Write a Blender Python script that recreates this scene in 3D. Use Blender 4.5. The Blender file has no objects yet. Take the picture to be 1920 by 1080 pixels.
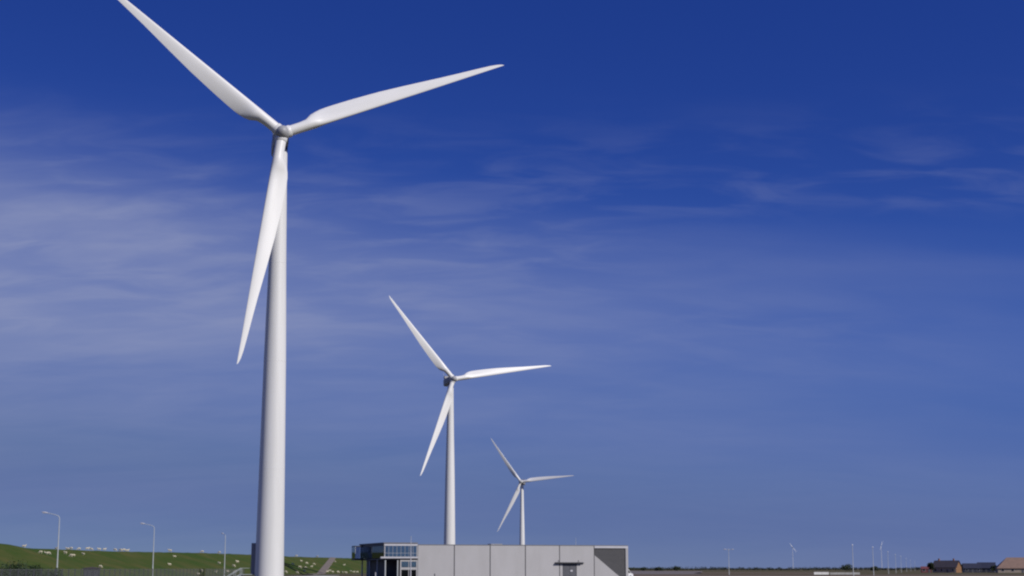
import bpy, math, random
import numpy as np
from mathutils import Matrix, Vector
R_ = math.radians
random.seed(7)
rng = np.random.default_rng(11)
scene = bpy.context.scene
C = scene.collection

# ------------------------------------------------------------------ camera
EYE, PITCH, FPX = 2.5, R_(10.12), 2946.0          # FPX: focal length in photo pixels (1920 wide)
cam = bpy.data.cameras.new('camera')
cam.sensor_width = 36.0
cam.lens = FPX / 1920.0 * 36.0
cam.clip_start, cam.clip_end = 0.5, 60000
cam_o = bpy.data.objects.new('camera', cam)
cam_o.location = (0, 0, EYE)
cam_o.rotation_euler = (R_(90) + PITCH, 0, 0)
C.objects.link(cam_o)
scene.camera = cam_o

# ------------------------------------------------------------------ sun
SUN_AZ, SUN_EL = R_(50), R_(35)                    # to the right of straight-behind the camera
to_sun = Vector((math.sin(SUN_AZ) * math.cos(SUN_EL), -math.cos(SUN_AZ) * math.cos(SUN_EL), math.sin(SUN_EL)))
sl = bpy.data.lights.new('sun', 'SUN')
sl.energy, sl.angle, sl.color = 3.8, R_(0.53), (1.0, 0.965, 0.91)
so = bpy.data.objects.new('sun', sl)
so.rotation_euler = to_sun.to_track_quat('Z', 'Y').to_euler()
so.location = (60, -60, 80)
C.objects.link(so)

# ------------------------------------------------------------------ world
world = bpy.data.worlds.new('World')
scene.world = world
world.use_nodes = True
wt = world.node_tree
WN, WL = wt.nodes, wt.links.new
bg = WN['Background']
bg.inputs[1].default_value = 0.1


def wmath(op, a, b=None, c=None, clamp=False):
    n = WN.new('ShaderNodeMath'); n.operation = op; n.use_clamp = clamp
    for i, v in enumerate((a, b, c)):
        if v is None: continue
        if isinstance(v, (int, float)): n.inputs[i].default_value = v
        else: WL(v, n.inputs[i])
    return n.outputs[0]


def wvec(op, a, b):
    n = WN.new('ShaderNodeVectorMath'); n.operation = op
    for i, v in enumerate((a, b)):
        if v is None: continue
        if isinstance(v, tuple): n.inputs[i].default_value = v
        elif isinstance(v, (int, float)): n.inputs['Scale'].default_value = v
        else: WL(v, n.inputs[i])
    return n.outputs[0]


def wstep(v, lo, hi, a=0.0, b=1.0):
    n = WN.new('ShaderNodeMapRange'); n.interpolation_type = 'SMOOTHSTEP'
    WL(v, n.inputs[0])
    for i, q in enumerate((lo, hi, a, b)): n.inputs[i + 1].default_value = q
    return n.outputs[0]


def wnoise(vec, scale, detail=5, rough=0.55, dist=0.0):
    n = WN.new('ShaderNodeTexNoise')
    WL(vec, n.inputs['Vector'])
    n.inputs['Scale'].default_value = scale; n.inputs['Detail'].default_value = detail
    n.inputs['Roughness'].default_value = rough; n.inputs['Distortion'].default_value = dist
    return n.outputs[0]


tc = WN.new('ShaderNodeTexCoord')
DIR = tc.outputs['Generated']
sky = WN.new('ShaderNodeTexSky')
sky.sky_type = 'NISHITA'; sky.sun_disc = False
sky.sun_elevation = SUN_EL
sky.sun_rotation = math.pi - SUN_AZ
sky.air_density, sky.dust_density, sky.ozone_density = 1.0, 0.0, 6.0
d2 = wvec('NORMALIZE', wvec('ADD', wvec('MULTIPLY', DIR, (1, 1, 2.0)), (0, 0, 0.05)), None)
WL(d2, sky.inputs[0])
cur = WN.new('ShaderNodeRGBCurve')                 # the film's deep, contrasty blue, the same over the whole sky
WL(wvec('SCALE', sky.outputs[0], 0.1), cur.inputs['Color'])
cm = cur.mapping
cm.use_clip = False
for ch, pts in ((0, [(0, 0), (.06, .0145), (.1, .043), (.2, .082), (.339, .102), (1, .28)]),
                (1, [(0, 0), (.12, .047), (.197, .104), (.35, .143), (.542, .158), (1, .33)]),
                (2, [(0, 0), (.258, .262), (.39, .385), (.52, .39), (.705, .345), (1, .42)])):
    c = cm.curves[ch]
    while len(c.points) < len(pts): c.points.new(0.5, 0.5)
    for p, q in zip(c.points, pts): p.location = q
cm.update()
clear = wvec('SCALE', cur.outputs[0], 10.0)
sep = WN.new('ShaderNodeSeparateXYZ'); WL(DIR, sep.inputs[0])
sx, sy, sz = sep.outputs
zz = wmath('ADD', wmath('MAXIMUM', sz, 0.0), 0.26)
cmb = WN.new('ShaderNodeCombineXYZ')               # a thin cirrus sheet seen in perspective
WL(wmath('DIVIDE', sx, zz), cmb.inputs[0]); WL(wmath('DIVIDE', sy, zz), cmb.inputs[1])
mp = WN.new('ShaderNodeMapping'); WL(cmb.outputs[0], mp.inputs[0])
mp.inputs['Rotation'].default_value = (0, 0, R_(-24)); mp.inputs['Scale'].default_value = (0.55, 1.5, 1)
P1 = mp.outputs[0]
mp2 = WN.new('ShaderNodeMapping'); WL(cmb.outputs[0], mp2.inputs[0])
mp2.inputs['Rotation'].default_value = (0, 0, R_(-40)); mp2.inputs['Scale'].default_value = (1.0, 2.6, 1)
mp2.inputs['Location'].default_value = (3.1, 1.7, 0)
broad = wnoise(P1, 1.3, 3, 0.5, 0.5)
mid = wnoise(P1, 3.2, 6, 0.55, 0.6)
fine = wnoise(mp2.outputs[0], 7.0, 5, 0.5, 0.5)
edge = wmath('ADD', wmath('ADD', sz, wmath('MULTIPLY', sx, 0.36)), wmath('MULTIPLY', wmath('SUBTRACT', broad, 0.5), 0.24))
veil = wmath('MULTIPLY', wmath('MULTIPLY', wstep(edge, 0.285, 0.09), wstep(sz, 0.30, 0.18)), wstep(sz, 0.03, 0.19, 0.2, 1.0))
tex = wmath('ADD', wmath('MULTIPLY', wstep(mid, 0.2, 0.8), 0.42), wmath('MULTIPLY', wstep(fine, 0.25, 0.75), 0.13))
dens = wmath('MULTIPLY', veil, wmath('ADD', tex, 0.46))
wisp = wmath('MULTIPLY', wmath('MULTIPLY', wstep(fine, 0.4, 0.75), wstep(broad, 0.36, 0.56)), wmath('MULTIPLY', wstep(sz, 0.30, 0.22), wstep(sz, 0.10, 0.2)))
thick = wstep(sx, 0.05, -0.36, 1.0, 1.42)
dens = wmath('ADD', wmath('MULTIPLY', wmath('MULTIPLY', dens, thick), 0.62), wmath('MULTIPLY', wisp, 0.15), clamp=True)
mix = WN.new('ShaderNodeMix'); mix.data_type = 'RGBA'
WL(dens, mix.inputs['Factor']); WL(clear, mix.inputs['A'])
mix.inputs['B'].default_value = (3.0, 3.35, 5.1, 1)
WL(mix.outputs['Result'], bg.inputs[0])

scene.view_settings.view_transform = 'Standard'
scene.view_settings.look = 'None'
scene.view_settings.exposure = 0.0
scene.view_settings.gamma = 1.0
scene.view_settings.use_curve_mapping = False
scene.cycles.filter_width = 2.2
scene.cycles.max_bounces = 6
scene.cycles.transparent_max_bounces = 12


# ------------------------------------------------------------------ pixel helpers (photo pixels -> a direction)
def ray(px, py):
    a, b = (px - 960) / FPX, (540 - py) / FPX
    return Vector((a, math.cos(PITCH) - b * math.sin(PITCH), math.sin(PITCH) + b * math.cos(PITCH)))


def at(px, py, Y):
    r = ray(px, py)
    return Vector((0, 0, EYE)) + r * (Y / r.y)


def gx(px, Y):
    """x of a ground point at distance Y that shows in photo column px near the horizon"""
    return at(px, 1072, Y).x


# ------------------------------------------------------------------ materials
def mat(name, col, rough=0.6, col2=None, scale=1.0, amount=0.5, bump=0.0, bscale=None, metallic=0.0, spec=0.5,
        stretch=(1, 1, 1), coord='Object', detail=5, thresh=(0.35, 0.7)):
    m = bpy.data.materials.new(name); m.use_nodes = True
    nt = m.node_tree; N = nt.nodes; Lk = nt.links.new
    b = N['Principled BSDF']
    b.inputs['Roughness'].default_value = rough; b.inputs['Metallic'].default_value = metallic
    b.inputs['Specular IOR Level'].default_value = spec
    col2 = col2 or tuple(v * 0.82 for v in col)
    t = N.new('ShaderNodeTexCoord'); mp_ = N.new('ShaderNodeMapping')
    Lk(t.outputs[coord], mp_.inputs[0]); mp_.inputs['Scale'].default_value = stretch
    n = N.new('ShaderNodeTexNoise'); Lk(mp_.outputs[0], n.inputs['Vector'])
    n.inputs['Scale'].default_value = scale; n.inputs['Detail'].default_value = detail; n.inputs['Roughness'].default_value = 0.62
    mr = N.new('ShaderNodeMapRange'); Lk(n.outputs[0], mr.inputs[0])
    mr.inputs[1].default_value, mr.inputs[2].default_value = thresh
    mr.inputs[3].default_value, mr.inputs[4].default_value = 0, amount
    mx = N.new('ShaderNodeMix'); mx.data_type = 'RGBA'
    Lk(mr.outputs[0], mx.inputs['Factor'])
    mx.inputs['A'].default_value = (*col, 1); mx.inputs['B'].default_value = (*col2, 1)
    Lk(mx.outputs['Result'], b.inputs['Base Color'])
    if bump:
        n2 = N.new('ShaderNodeTexNoise'); Lk(mp_.outputs[0], n2.inputs['Vector'])
        n2.inputs['Scale'].default_value = bscale or scale * 4; n2.inputs['Detail'].default_value = 4
        bp = N.new('ShaderNodeBump'); bp.inputs['Strength'].default_value = bump; bp.inputs['Distance'].default_value = 0.1
        Lk(n2.outputs[0], bp.inputs['Height']); Lk(bp.outputs[0], b.inputs['Normal'])
    return m


def leaf_mat(name, col, col2):
    m = mat(name, col, 0.6, col2, 0.35, 1.0, thresh=(0.35, 0.65), spec=0.25)
    return m


def glass_mat(name, tint=(0.5, 0.58, 0.66), refl=0.35, ior=1.5):
    m = bpy.data.materials.new(name); m.use_nodes = True
    nt = m.node_tree; N = nt.nodes; Lk = nt.links.new
    N.remove(N['Principled BSDF'])
    out = N['Material Output']
    tr = N.new('ShaderNodeBsdfTransparent'); tr.inputs[0].default_value = (*tint, 1)
    gl = N.new('ShaderNodeBsdfGlossy'); gl.inputs['Roughness'].default_value = 0.04
    gl.inputs[0].default_value = (0.85, 0.92, 1, 1)
    fr = N.new('ShaderNodeFresnel'); fr.inputs[0].default_value = ior
    nz = N.new('ShaderNodeTexNoise'); nz.inputs['Scale'].default_value = 0.6
    t = N.new('ShaderNodeTexCoord'); Lk(t.outputs['Object'], nz.inputs['Vector'])
    bp = N.new('ShaderNodeBump'); bp.inputs['Strength'].default_value = 0.04; Lk(nz.outputs[0], bp.inputs['Height'])
    Lk(bp.outputs[0], gl.inputs['Normal'])
    ad = N.new('ShaderNodeMath'); ad.operation = 'ADD'; ad.use_clamp = True
    Lk(fr.outputs[0], ad.inputs[0]); ad.inputs[1].default_value = refl
    mx = N.new('ShaderNodeMixShader'); Lk(ad.outputs[0], mx.inputs[0]); Lk(tr.outputs[0], mx.inputs[1]); Lk(gl.outputs[0], mx.inputs[2])
    Lk(mx.outputs[0], out.inputs[0])
    return m


M = dict(
    turbine=mat('turbine_paint', (.73, .72, .71), .42, (.63, .62, .595), .55, .75, stretch=(1, 1, .07)),
    blade=mat('blade_gelcoat', (.78, .765, .745), .38, (.70, .685, .65), .5, .6, stretch=(1.5, 1.5, .25)),
    nacelle=mat('nacelle_shell', (.28, .28, .295), .5, (.21, .21, .22), .6, .6),
    hubgrey=mat('hub_grey', (.36, .36, .37), .5, (.28, .28, .285), .8, .6),
    darkmetal=mat('dark_metal', (.045, .047, .055), .5, (.07, .07, .075), 2, .6),
    steel=mat('galvanised_steel', (.47, .49, .49), .45, (.38, .40, .40), 2.5, .7),
    fencewire=mat('fence_wire', (.16, .165, .16), .6, (.12, .12, .115), 2.5, .7),
    panel=mat('facade_panel', (.43, .415, .415), .5, (.385, .37, .365), .35, .8, stretch=(1, 1, .35)),
    joint=mat('joint_dark', (.05, .05, .055), .8),
    fascia=mat('fascia_white', (.52, .51, .54), .45, (.43, .42, .44), 1.5, .6),
    roofedge=mat('roof_edge', (.17, .17, .185), .6, (.12, .12, .13), 1.0, .6),
    charcoal=mat('charcoal_cladding', (.042, .042, .05), .6, (.06, .06, .066), 1.5, .8),
    slat=mat('louvre_metal', (.06, .058, .064), .55, (.085, .082, .088), 2.0, .8),
    door=mat('door_paint', (.10, .10, .115), .5, (.075, .075, .085), 1.2, .7),
    blind=mat('blind_fabric', (.28, .33, .40), .8, (.16, .20, .27), 1.6, 1.0, stretch=(1, 1, .3)),
    interior=mat('interior_wall', (.10, .105, .115), .8, (.06, .063, .07), .5, .8),
    concrete=mat('concrete', (.36, .35, .335), .85, (.26, .25, .235), .8, .8, bump=.2),
    whitewall=mat('white_concrete', (.70, .68, .65), .8, (.52, .50, .47), .5, .8, bump=.1),
    asphalt=mat('asphalt', (.065, .063, .062), .9, (.05, .05, .048), .5, .8, bump=.2, bscale=8),
    track=mat('ramp_gravel', (.20, .165, .135), .95, (.14, .115, .09), .25, .9, bump=.3, bscale=5),
    grass=mat('dike_grass', (.046, .080, .013), .95, (.094, .094, .026), .075, 1.0, bump=.6, bscale=1.5, detail=10, spec=.1, thresh=(.38, .66)),
    field=mat('field_grass', (.085, .085, .036), .95, (.135, .10, .062), .012, 1.0, bump=.4, bscale=.8, detail=9, coord='Object', spec=.1),
    soil=mat('bare_soil', (.185, .135, .10), .95, (.13, .098, .07), .03, .9, bump=.4, bscale=.5, spec=.1),
    palesoil=mat('pale_hardcore', (.20, .175, .165), .95, (.15, .13, .12), .02, .8, bump=.3, bscale=.6, spec=.1),
    wool=mat('sheep_wool', (.66, .60, .46), .95, (.52, .45, .33), 6, .9, bump=.7, bscale=22, spec=.1),
    bark=mat('bark', (.075, .058, .042), .9, (.045, .035, .028), 3, .9, bump=.5, stretch=(1, 1, .3)),
    leaf=leaf_mat('tree_leaf', (.045, .062, .026), (.028, .04, .02)),
    leafdark=leaf_mat('far_leaf', (.032, .042, .026), (.02, .027, .02)),
    shrub=leaf_mat('shrub_leaf', (.04, .068, .022), (.022, .04, .016)),
    brick=mat('red_brick', (.34, .15, .075), .85, (.25, .11, .06), 1.2, .9, bump=.2),
    orangebrick=mat('orange_brick', (.25, .13, .06), .85, (.19, .10, .05), 1.0, .9, bump=.2),
    render=mat('cream_render', (.36, .30, .24), .8, (.28, .23, .18), .6, .9),
    roofdark=mat('slate_roof', (.060, .050, .055), .6, (.04, .036, .042), .8, .9),
    roofblue=mat('blue_slate_roof', (.04, .042, .062), .5, (.03, .032, .045), .8, .9),
    rooforange=mat('orange_tile_roof', (.25, .16, .12), .75, (.19, .125, .095), .6, .9),
    redwood=mat('red_boarding', (.17, .05, .055), .7, (.13, .04, .045), 1.0, .9),
    carwhite=mat('van_paint', (.76, .76, .77), .25, (.7, .7, .7), 1.0, .4),
    tyre=mat('tyre_rubber', (.02, .02, .02), .8),
    lens=mat('lamp_lens', (.78, .80, .82), .2, (.7, .72, .74), 3, .5),
    kiosk=mat('kiosk_green', (.035, .045, .036), .6, (.025, .03, .026), 1.2, .8),
    glass=glass_mat('window_glass', refl=.28),
    darkglass=glass_mat('tinted_glass', (.07, .09, .13), .04, 1.2),
    clearglass=glass_mat('balustrade_glass', (.74, .76, .84), .06),
    red_light=mat('red_light', (.5, .03, .02), .3),
)


_nt = M['panel'].node_tree
_oi = _nt.nodes.new('ShaderNodeObjectInfo'); _mr = _nt.nodes.new('ShaderNodeMapRange'); _hs = _nt.nodes.new('ShaderNodeHueSaturation')
_nt.links.new(_oi.outputs['Random'], _mr.inputs[0]); _mr.inputs[3].default_value, _mr.inputs[4].default_value = .94, 1.04
_bs = _nt.nodes['Principled BSDF']; _src = _bs.inputs['Base Color'].links[0].from_socket
_nt.links.new(_mr.outputs[0], _hs.inputs['Value']); _nt.links.new(_src, _hs.inputs['Color']); _nt.links.new(_hs.outputs[0], _bs.inputs['Base Color'])


# ------------------------------------------------------------------ mesh helpers
class MB:
    def __init__(s): s.v, s.f = [], []

    def add(s, vs, fs):
        k = len(s.v)
        s.v += [tuple(v) for v in vs]; s.f += [tuple(i + k for i in f) for f in fs]
        return s

    def box(s, x0, x1, y0, y1, z0, z1, bev=0.0, mtx=None):
        if bev <= 0:
            vs = [(x, y, z) for z in (z0, z1) for y in (y0, y1) for x in (x0, x1)]
            fs = [(0, 2, 3, 1), (4, 5, 7, 6), (0, 1, 5, 4), (2, 6, 7, 3), (0, 4, 6, 2), (1, 3, 7, 5)]
        else:                                     # chamfered box: three insets of each corner
            vs, fs, idx = [], [], {}
            for i, x in enumerate((x0, x1)):
                for j, y in enumerate((y0, y1)):
                    for k, z in enumerate((z0, z1)):
                        a, b, c = bev * (1 - 2 * i), bev * (1 - 2 * j), bev * (1 - 2 * k)
                        for ax, p in enumerate(((x, y + b, z + c), (x + a, y, z + c), (x + a, y + b, z))):
                            idx[i, j, k, ax] = len(vs); vs.append(p)
            for s_ in (0, 1):
                q = [(s_, 0, 0), (s_, 1, 0), (s_, 1, 1), (s_, 0, 1)]
                fs.append([idx[(*p, 0)] for p in q])
                fs.append([idx[(p[1], p[0], p[2], 1)] for p in q])
                fs.append([idx[(p[1], p[2], p[0], 2)] for p in q])
            for a in (0, 1):
                for b in (0, 1):
                    fs.append([idx[0, a, b, 1], idx[1, a, b, 1], idx[1, a, b, 2], idx[0, a, b, 2]])
                    fs.append([idx[a, 0, b, 0], idx[a, 1, b, 0], idx[a, 1, b, 2], idx[a, 0, b, 2]])
                    fs.append([idx[a, b, 0, 0], idx[a, b, 1, 0], idx[a, b, 1, 1], idx[a, b, 0, 1]])
                    for c in (0, 1): fs.append([idx[a, b, c, 0], idx[a, b, c, 1], idx[a, b, c, 2]])
        if mtx is not None: vs = [mtx @ Vector(v) for v in vs]
        return s.add(vs, fs)

    def bar(s, p, q, w, h=None):
        """square bar from p to q"""
        p, q = Vector(p), Vector(q); d = q - p; h = h or w
        u = d.cross(Vector((0, 0, 1)))
        if u.length < 1e-6: u = Vector((1, 0, 0))
        u.normalize(); v = u.cross(d).normalized()
        vs = [c + u * (a * w / 2) + v * (b * h / 2) for c in (p, q) for a, b in ((-1, -1), (1, -1), (1, 1), (-1, 1))]
        return s.add(vs, [(3, 2, 1, 0), (4, 5, 6, 7)] + [(i, (i + 1) % 4, 4 + (i + 1) % 4, 4 + i) for i in range(4)])

    def tube(s, pts, rad, n=10):
        pts = [Vector(p) for p in pts]
        if not hasattr(rad, '__len__'): rad = [rad] * len(pts)
        vs, fs = [], []
        for i, p in enumerate(pts):
            d = (pts[min(i + 1, len(pts) - 1)] - pts[max(i - 1, 0)]).normalized()
            u = d.cross(Vector((0.13, 0.98, 0.11))).normalized(); v = d.cross(u)
            for k in range(n):
                a = 2 * math.pi * k / n
                vs.append(p + (u * math.cos(a) + v * math.sin(a)) * rad[i])
        for i in range(len(pts) - 1):
            for k in range(n):
                fs.append((i * n + k, i * n + (k + 1) % n, (i + 1) * n + (k + 1) % n, (i + 1) * n + k))
        fs.append(tuple(range(n))[::-1]); fs.append(tuple((len(pts) - 1) * n + k for k in range(n)))
        return s.add(vs, fs)

    def lathe(s, prof, n=32, axis='z'):
        """prof: list of (radius, height)"""
        vs, fs = [], []
        for r, h in prof:
            for k in range(n):
                a = 2 * math.pi * k / n
                vs.append((r * math.cos(a), r * math.sin(a), h) if axis == 'z' else (r * math.cos(a), -h, r * math.sin(a)))
        for i in range(len(prof) - 1):
            for k in range(n):
                fs.append((i * n + k, i * n + (k + 1) % n, (i + 1) * n + (k + 1) % n, (i + 1) * n + k))
        fs.append(tuple(range(n))[::-1]); fs.append(tuple((len(prof) - 1) * n + k for k in range(n)))
        return s.add(vs, fs)

    def loft(s, rings, closed=True):
        n = len(rings[0]); vs = [p for r in rings for p in r]; fs = []
        for i in range(len(rings) - 1):
            for k in range(n):
                fs.append((i * n + k, i * n + (k + 1) % n, (i + 1) * n + (k + 1) % n, (i + 1) * n + k))
        fs.append(tuple(range(n))[::-1]); fs.append(tuple((len(rings) - 1) * n + k for k in range(n)))
        return s.add(vs, fs)

    def prism(s, poly, y0, y1):
        """poly of (x, z), extruded along y"""
        n = len(poly)
        vs = [(x, y0, z) for x, z in poly] + [(x, y1, z) for x, z in poly]
        return s.add(vs, [tuple(range(n)), tuple(range(2 * n - 1, n - 1, -1))] + [(i, n + i, n + (i + 1) % n, (i + 1) % n) for i in range(n)])

    def mesh(s, name, m, smooth=False, angle=40):
        me = bpy.data.meshes.new(name)
        me.from_pydata(s.v, [], s.f); me.update()
        import bmesh
        b = bmesh.new(); b.from_mesh(me)
        bmesh.ops.recalc_face_normals(b, faces=b.faces)
        b.to_mesh(me); b.free()
        me.materials.append(m)
        if smooth:
            me.polygons.foreach_set('use_smooth', [True] * len(me.polygons))
            me.set_sharp_from_angle(angle=R_(angle))
        return me

    def build(s, name, m, parent=None, smooth=False, angle=40, mtx=None):
        return link(name, s.mesh(name, m, smooth, angle), parent, mtx)


def link(name, me, parent=None, mtx=None):
    o = bpy.data.objects.new(name, me); C.objects.link(o)
    if parent: o.parent = parent
    if mtx is not None: o.matrix_basis = mtx
    return o


def tag(o, label, cat, group=None):
    o['label'] = label; o['category'] = cat
    if group: o['group'] = group
    return o


def empty(name, loc, rz=0.0):
    o = bpy.data.objects.new(name, None); C.objects.link(o)
    o.location = loc; o.rotation_euler = (0, 0, rz); o.empty_display_size = 0.3
    return o


def structure(o): o['kind'] = 'structure'; return o


def stuff(o): o['kind'] = 'stuff'; return o


def copy_tree(o, parent=None):
    c = o.copy(); C.objects.link(c)
    if parent: c.parent = parent
    for ch in [x for x in bpy.data.objects if x.parent == o]: copy_tree(ch, c)
    return c


def sheet(name, pts, m, parent=None):
    me = bpy.data.meshes.new(name); me.from_pydata([tuple(p) for p in pts], [], [tuple(range(len(pts)))]); me.update()
    me.materials.append(m)
    if me.polygons[0].normal.z < 0: me.flip_normals()
    return link(name, me, parent)


# ================================================================== THE LAND
def ground_mesh():
    xs = [-40000, -12000, -4000, -1500, -600, -200, 0, 200, 600, 1500, 4000, 12000, 40000]
    ys = [-20000, -3000, -400, 0, 200, 500, 900, 1600, 3000, 7000, 16000, 45000]
    vs = [(x, y, 0) for y in ys for x in xs]; n = len(xs)
    fs = [(j * n + i, j * n + i + 1, (j + 1) * n + i + 1, (j + 1) * n + i) for j in range(len(ys) - 1) for i in range(n - 1)]
    me = bpy.data.meshes.new('ground'); me.from_pydata(vs, [], fs); me.update(); me.materials.append(M['field'])
    return me


structure(link('ground', ground_mesh()))


def patch(name, quad, z, m):
    """quad: (photo column, distance) corners on the ground"""
    return structure(sheet(name, [(gx(px, Y), Y, z) for px, Y in quad], m))


patch('hardcore_yard', [(1120, 690), (1312, 690), (1318, 1500), (1170, 1700)], .02, M['palesoil'])
patch('bare_field', [(1130, 430), (2050, 430), (2050, 622), (1130, 640)], .02, M['soil'])
patch('ploughed_strip', [(1300, 800), (1540, 760), (1560, 950), (1310, 1000)], .02, M['soil'])
patch('yard_paving', [(420, 300), (1250, 330), (1210, 470), (560, 440)], .03, M['asphalt'])

# ------------------------------------------------------------------ dike with its crest running away to the right
DK0, DKS = -184.0, 0.0905                          # crest edge: x = DK0 + DKS * y
DK_W = 27.0                                        # horizontal width of the landward slope


def dike_h(y):
    base = 8.45 + 0.16 * math.sin(y * .021) + 0.1 * math.sin(y * .0093 + 1)
    t = min(max((466 - y) / 15.0, 0), 1); t = t * t * (3 - 2 * t)
    return base + 1.0 * t


def dike_z(x, y):
    c = DK0 + DKS * y
    h = dike_h(y)
    if x <= c: return h
    t = (x - c) / DK_W
    if t >= 1: return 0.0
    s_ = 1 - t
    return h * (s_ if 0.12 < s_ < 0.94 else (s_ if s_ >= .94 else s_ * s_ / .12 * .5 + s_ * .5))


ys = list(np.concatenate([np.arange(-400, 200, 40.0), np.arange(200, 1400, 6.0), np.arange(1400, 4000, 40.0), np.arange(4000, 20001, 800.0)]))
off = [-40, -6.5, -5.5, -3.0, -.6, 0, .8] + list(np.linspace(2, DK_W - .6, 12)) + [DK_W, DK_W + .8]
vs, fs = [], []
for j, y in enumerate(ys):
    c = DK0 + DKS * y
    for i, o_ in enumerate(off):
        if o_ == -40: z = -0.4
        elif o_ >= DK_W: z = -0.03 if o_ == DK_W else -0.25
        else:
            z = dike_z(c + o_, y) + (0.05 * math.sin(y * .31 + i * 1.7) + .05 * rng.normal()) * (1 if 0 <= o_ else .3)
            if -6 < o_ < -.5: z -= 0.08
        vs.append((c + o_, y, z))
nf = len(off)
for j in range(len(ys) - 1):
    for i in range(nf - 1):
        fs.append((j * nf + i, j * nf + i + 1, (j + 1) * nf + i + 1, (j + 1) * nf + i))
me = bpy.data.meshes.new('dike'); me.from_pydata(vs, [], fs); me.update(); me.materials.append(M['grass'])
me.polygons.foreach_set('use_smooth', [True] * len(me.polygons))
structure(link('dike', me))


def dike_hit(px, py):
    r = ray(px, py); t = 120.0
    while t < 4000:
        p = Vector((0, 0, EYE)) + r * t
        if p.z <= dike_z(p.x, p.y): return p
        t += .5
    return None


def dike_crest(px):
    """the point of the crest edge that shows in photo column px"""
    best = None
    for y in np.arange(200, 3000, .5):
        x = DK0 + DKS * y
        d = y * math.cos(PITCH) + (dike_h(y) - EYE) * math.sin(PITCH)
        e = abs(960 + FPX * x / d - px)
        if best is None or e < best[0]: best = (e, x, y)
    return Vector((best[1], best[2], dike_h(best[2])))


# the ramp road that climbs the dike
a, b = dike_hit(577, 1078), dike_crest(624)
vs, fs = [], []
N_ = 24
for i in range(N_ + 1):
    t = i / N_
    p = a.lerp(b, t); w = 3.9 - 1.0 * t
    for s_, dz in ((-w - 2.5, -.9), (-w, .28), (w, .22), (w + 2.5, -.9)):
        x = p.x + s_ * .28; y = p.y + s_ * 1.9
        vs.append((x, y, max(dike_z(x, y), 0) + dz))
for i in range(N_):
    for k in range(3): fs.append((i * 4 + k, i * 4 + k + 1, i * 4 + 5 + k, i * 4 + 4 + k))
me = bpy.data.meshes.new('ramp_road'); me.from_pydata(vs, [], fs); me.update(); me.materials.append(M['track'])
structure(link('ramp_road', me))

# service road with kerb along the street lamps
for nm, x0, x1, z0, z1, m in (('service_road', -72.5, -66, .0, .04, 'asphalt'), ('kerb', -66, -65.8, .0, .16, 'concrete'), ('pavement', -65.8, -60.5, 0, .15, 'concrete')):
    structure(MB().box(x0, x1, 40, 560, z0, z1).build(nm, M[m]))
me_dash = MB().box(-.06, .06, -1.5, 1.5, 0.044, .05).mesh('lane_dash', M['whitewall'])
road = bpy.data.objects['service_road']
for i in range(58): link('lane_dash', me_dash, road, Matrix.Translation((-69.2, 46 + 9 * i, 0)))


# ================================================================== WIND TURBINES
def blade_mesh(name, Rb, m):
    r_ = np.array([.9, 2.2, 3.6, 5.0, 6.2, 7.2, 8.2, 9.4, 11, 14, 17, 20, 24, 28, 32, 36, 39.5, 42, 43.4, 44.2, 44.6]) / 44.6 * Rb
    key = np.array([.9, 3.6, 5, 6.2, 7.2, 8.4, 9.6, 12, 15, 20, 26, 33, 39, 42.5, 44, 44.6]) / 44.6 * Rb
    ch = np.interp(r_, key, [1.95, 1.95, 2.15, 2.95, 3.25, 3.42, 3.42, 3.35, 3.2, 2.88, 2.3, 1.55, 1.05, .72, .42, .1]) * min(1, Rb / 44.6)
    bl = np.interp(r_, key, [0, 0, .2, .6, .88, 1, 1, 1, 1, 1, 1, 1, 1, 1, 1, 1])
    tk = np.interp(r_, key, [1, 1, .95, .72, .5, .4, .35, .3, .26, .22, .2, .18, .16, .14, .14, .14])
    tw = np.interp(r_, key, [13, 13, 13, 13, 12.5, 12, 11, 9, 7, 4.5, 2.5, 1, 0, -.5, -.5, -.5])
    rings = []
    n = 28
    for r, c, b, t, w in zip(r_, ch, bl, tk, tw):
        xl = (.98 - .93 * (r - .9) / (Rb - .9)) * min(1, Rb / 44.6)
        ring = []
        for k in range(n):
            a_ = 2 * math.pi * k / n
            cx = (1 - math.cos(a_)) / 2                          # 0 at leading edge
            yt = 5 * t * (.2969 * math.sqrt(cx) - .126 * cx - .3516 * cx ** 2 + .2843 * cx ** 3 - .1036 * cx ** 4)
            sg = 1 if a_ <= math.pi else -1
            ya = sg * yt * (1.0 if sg > 0 else .72)
            yc = math.sin(a_) * .5 * (1 if b < 1 else 1)
            y = (b * ya + (1 - b) * yc) * c
            x = xl - cx * c
            th = R_(w + 3)
            ring.append((x * math.cos(th) - y * math.sin(th) * 0 + y * math.sin(th), -x * math.sin(th) + y * math.cos(th), r))
        rings.append(ring)
    return MB().loft(rings).mesh(name, m, True, 50)


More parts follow.
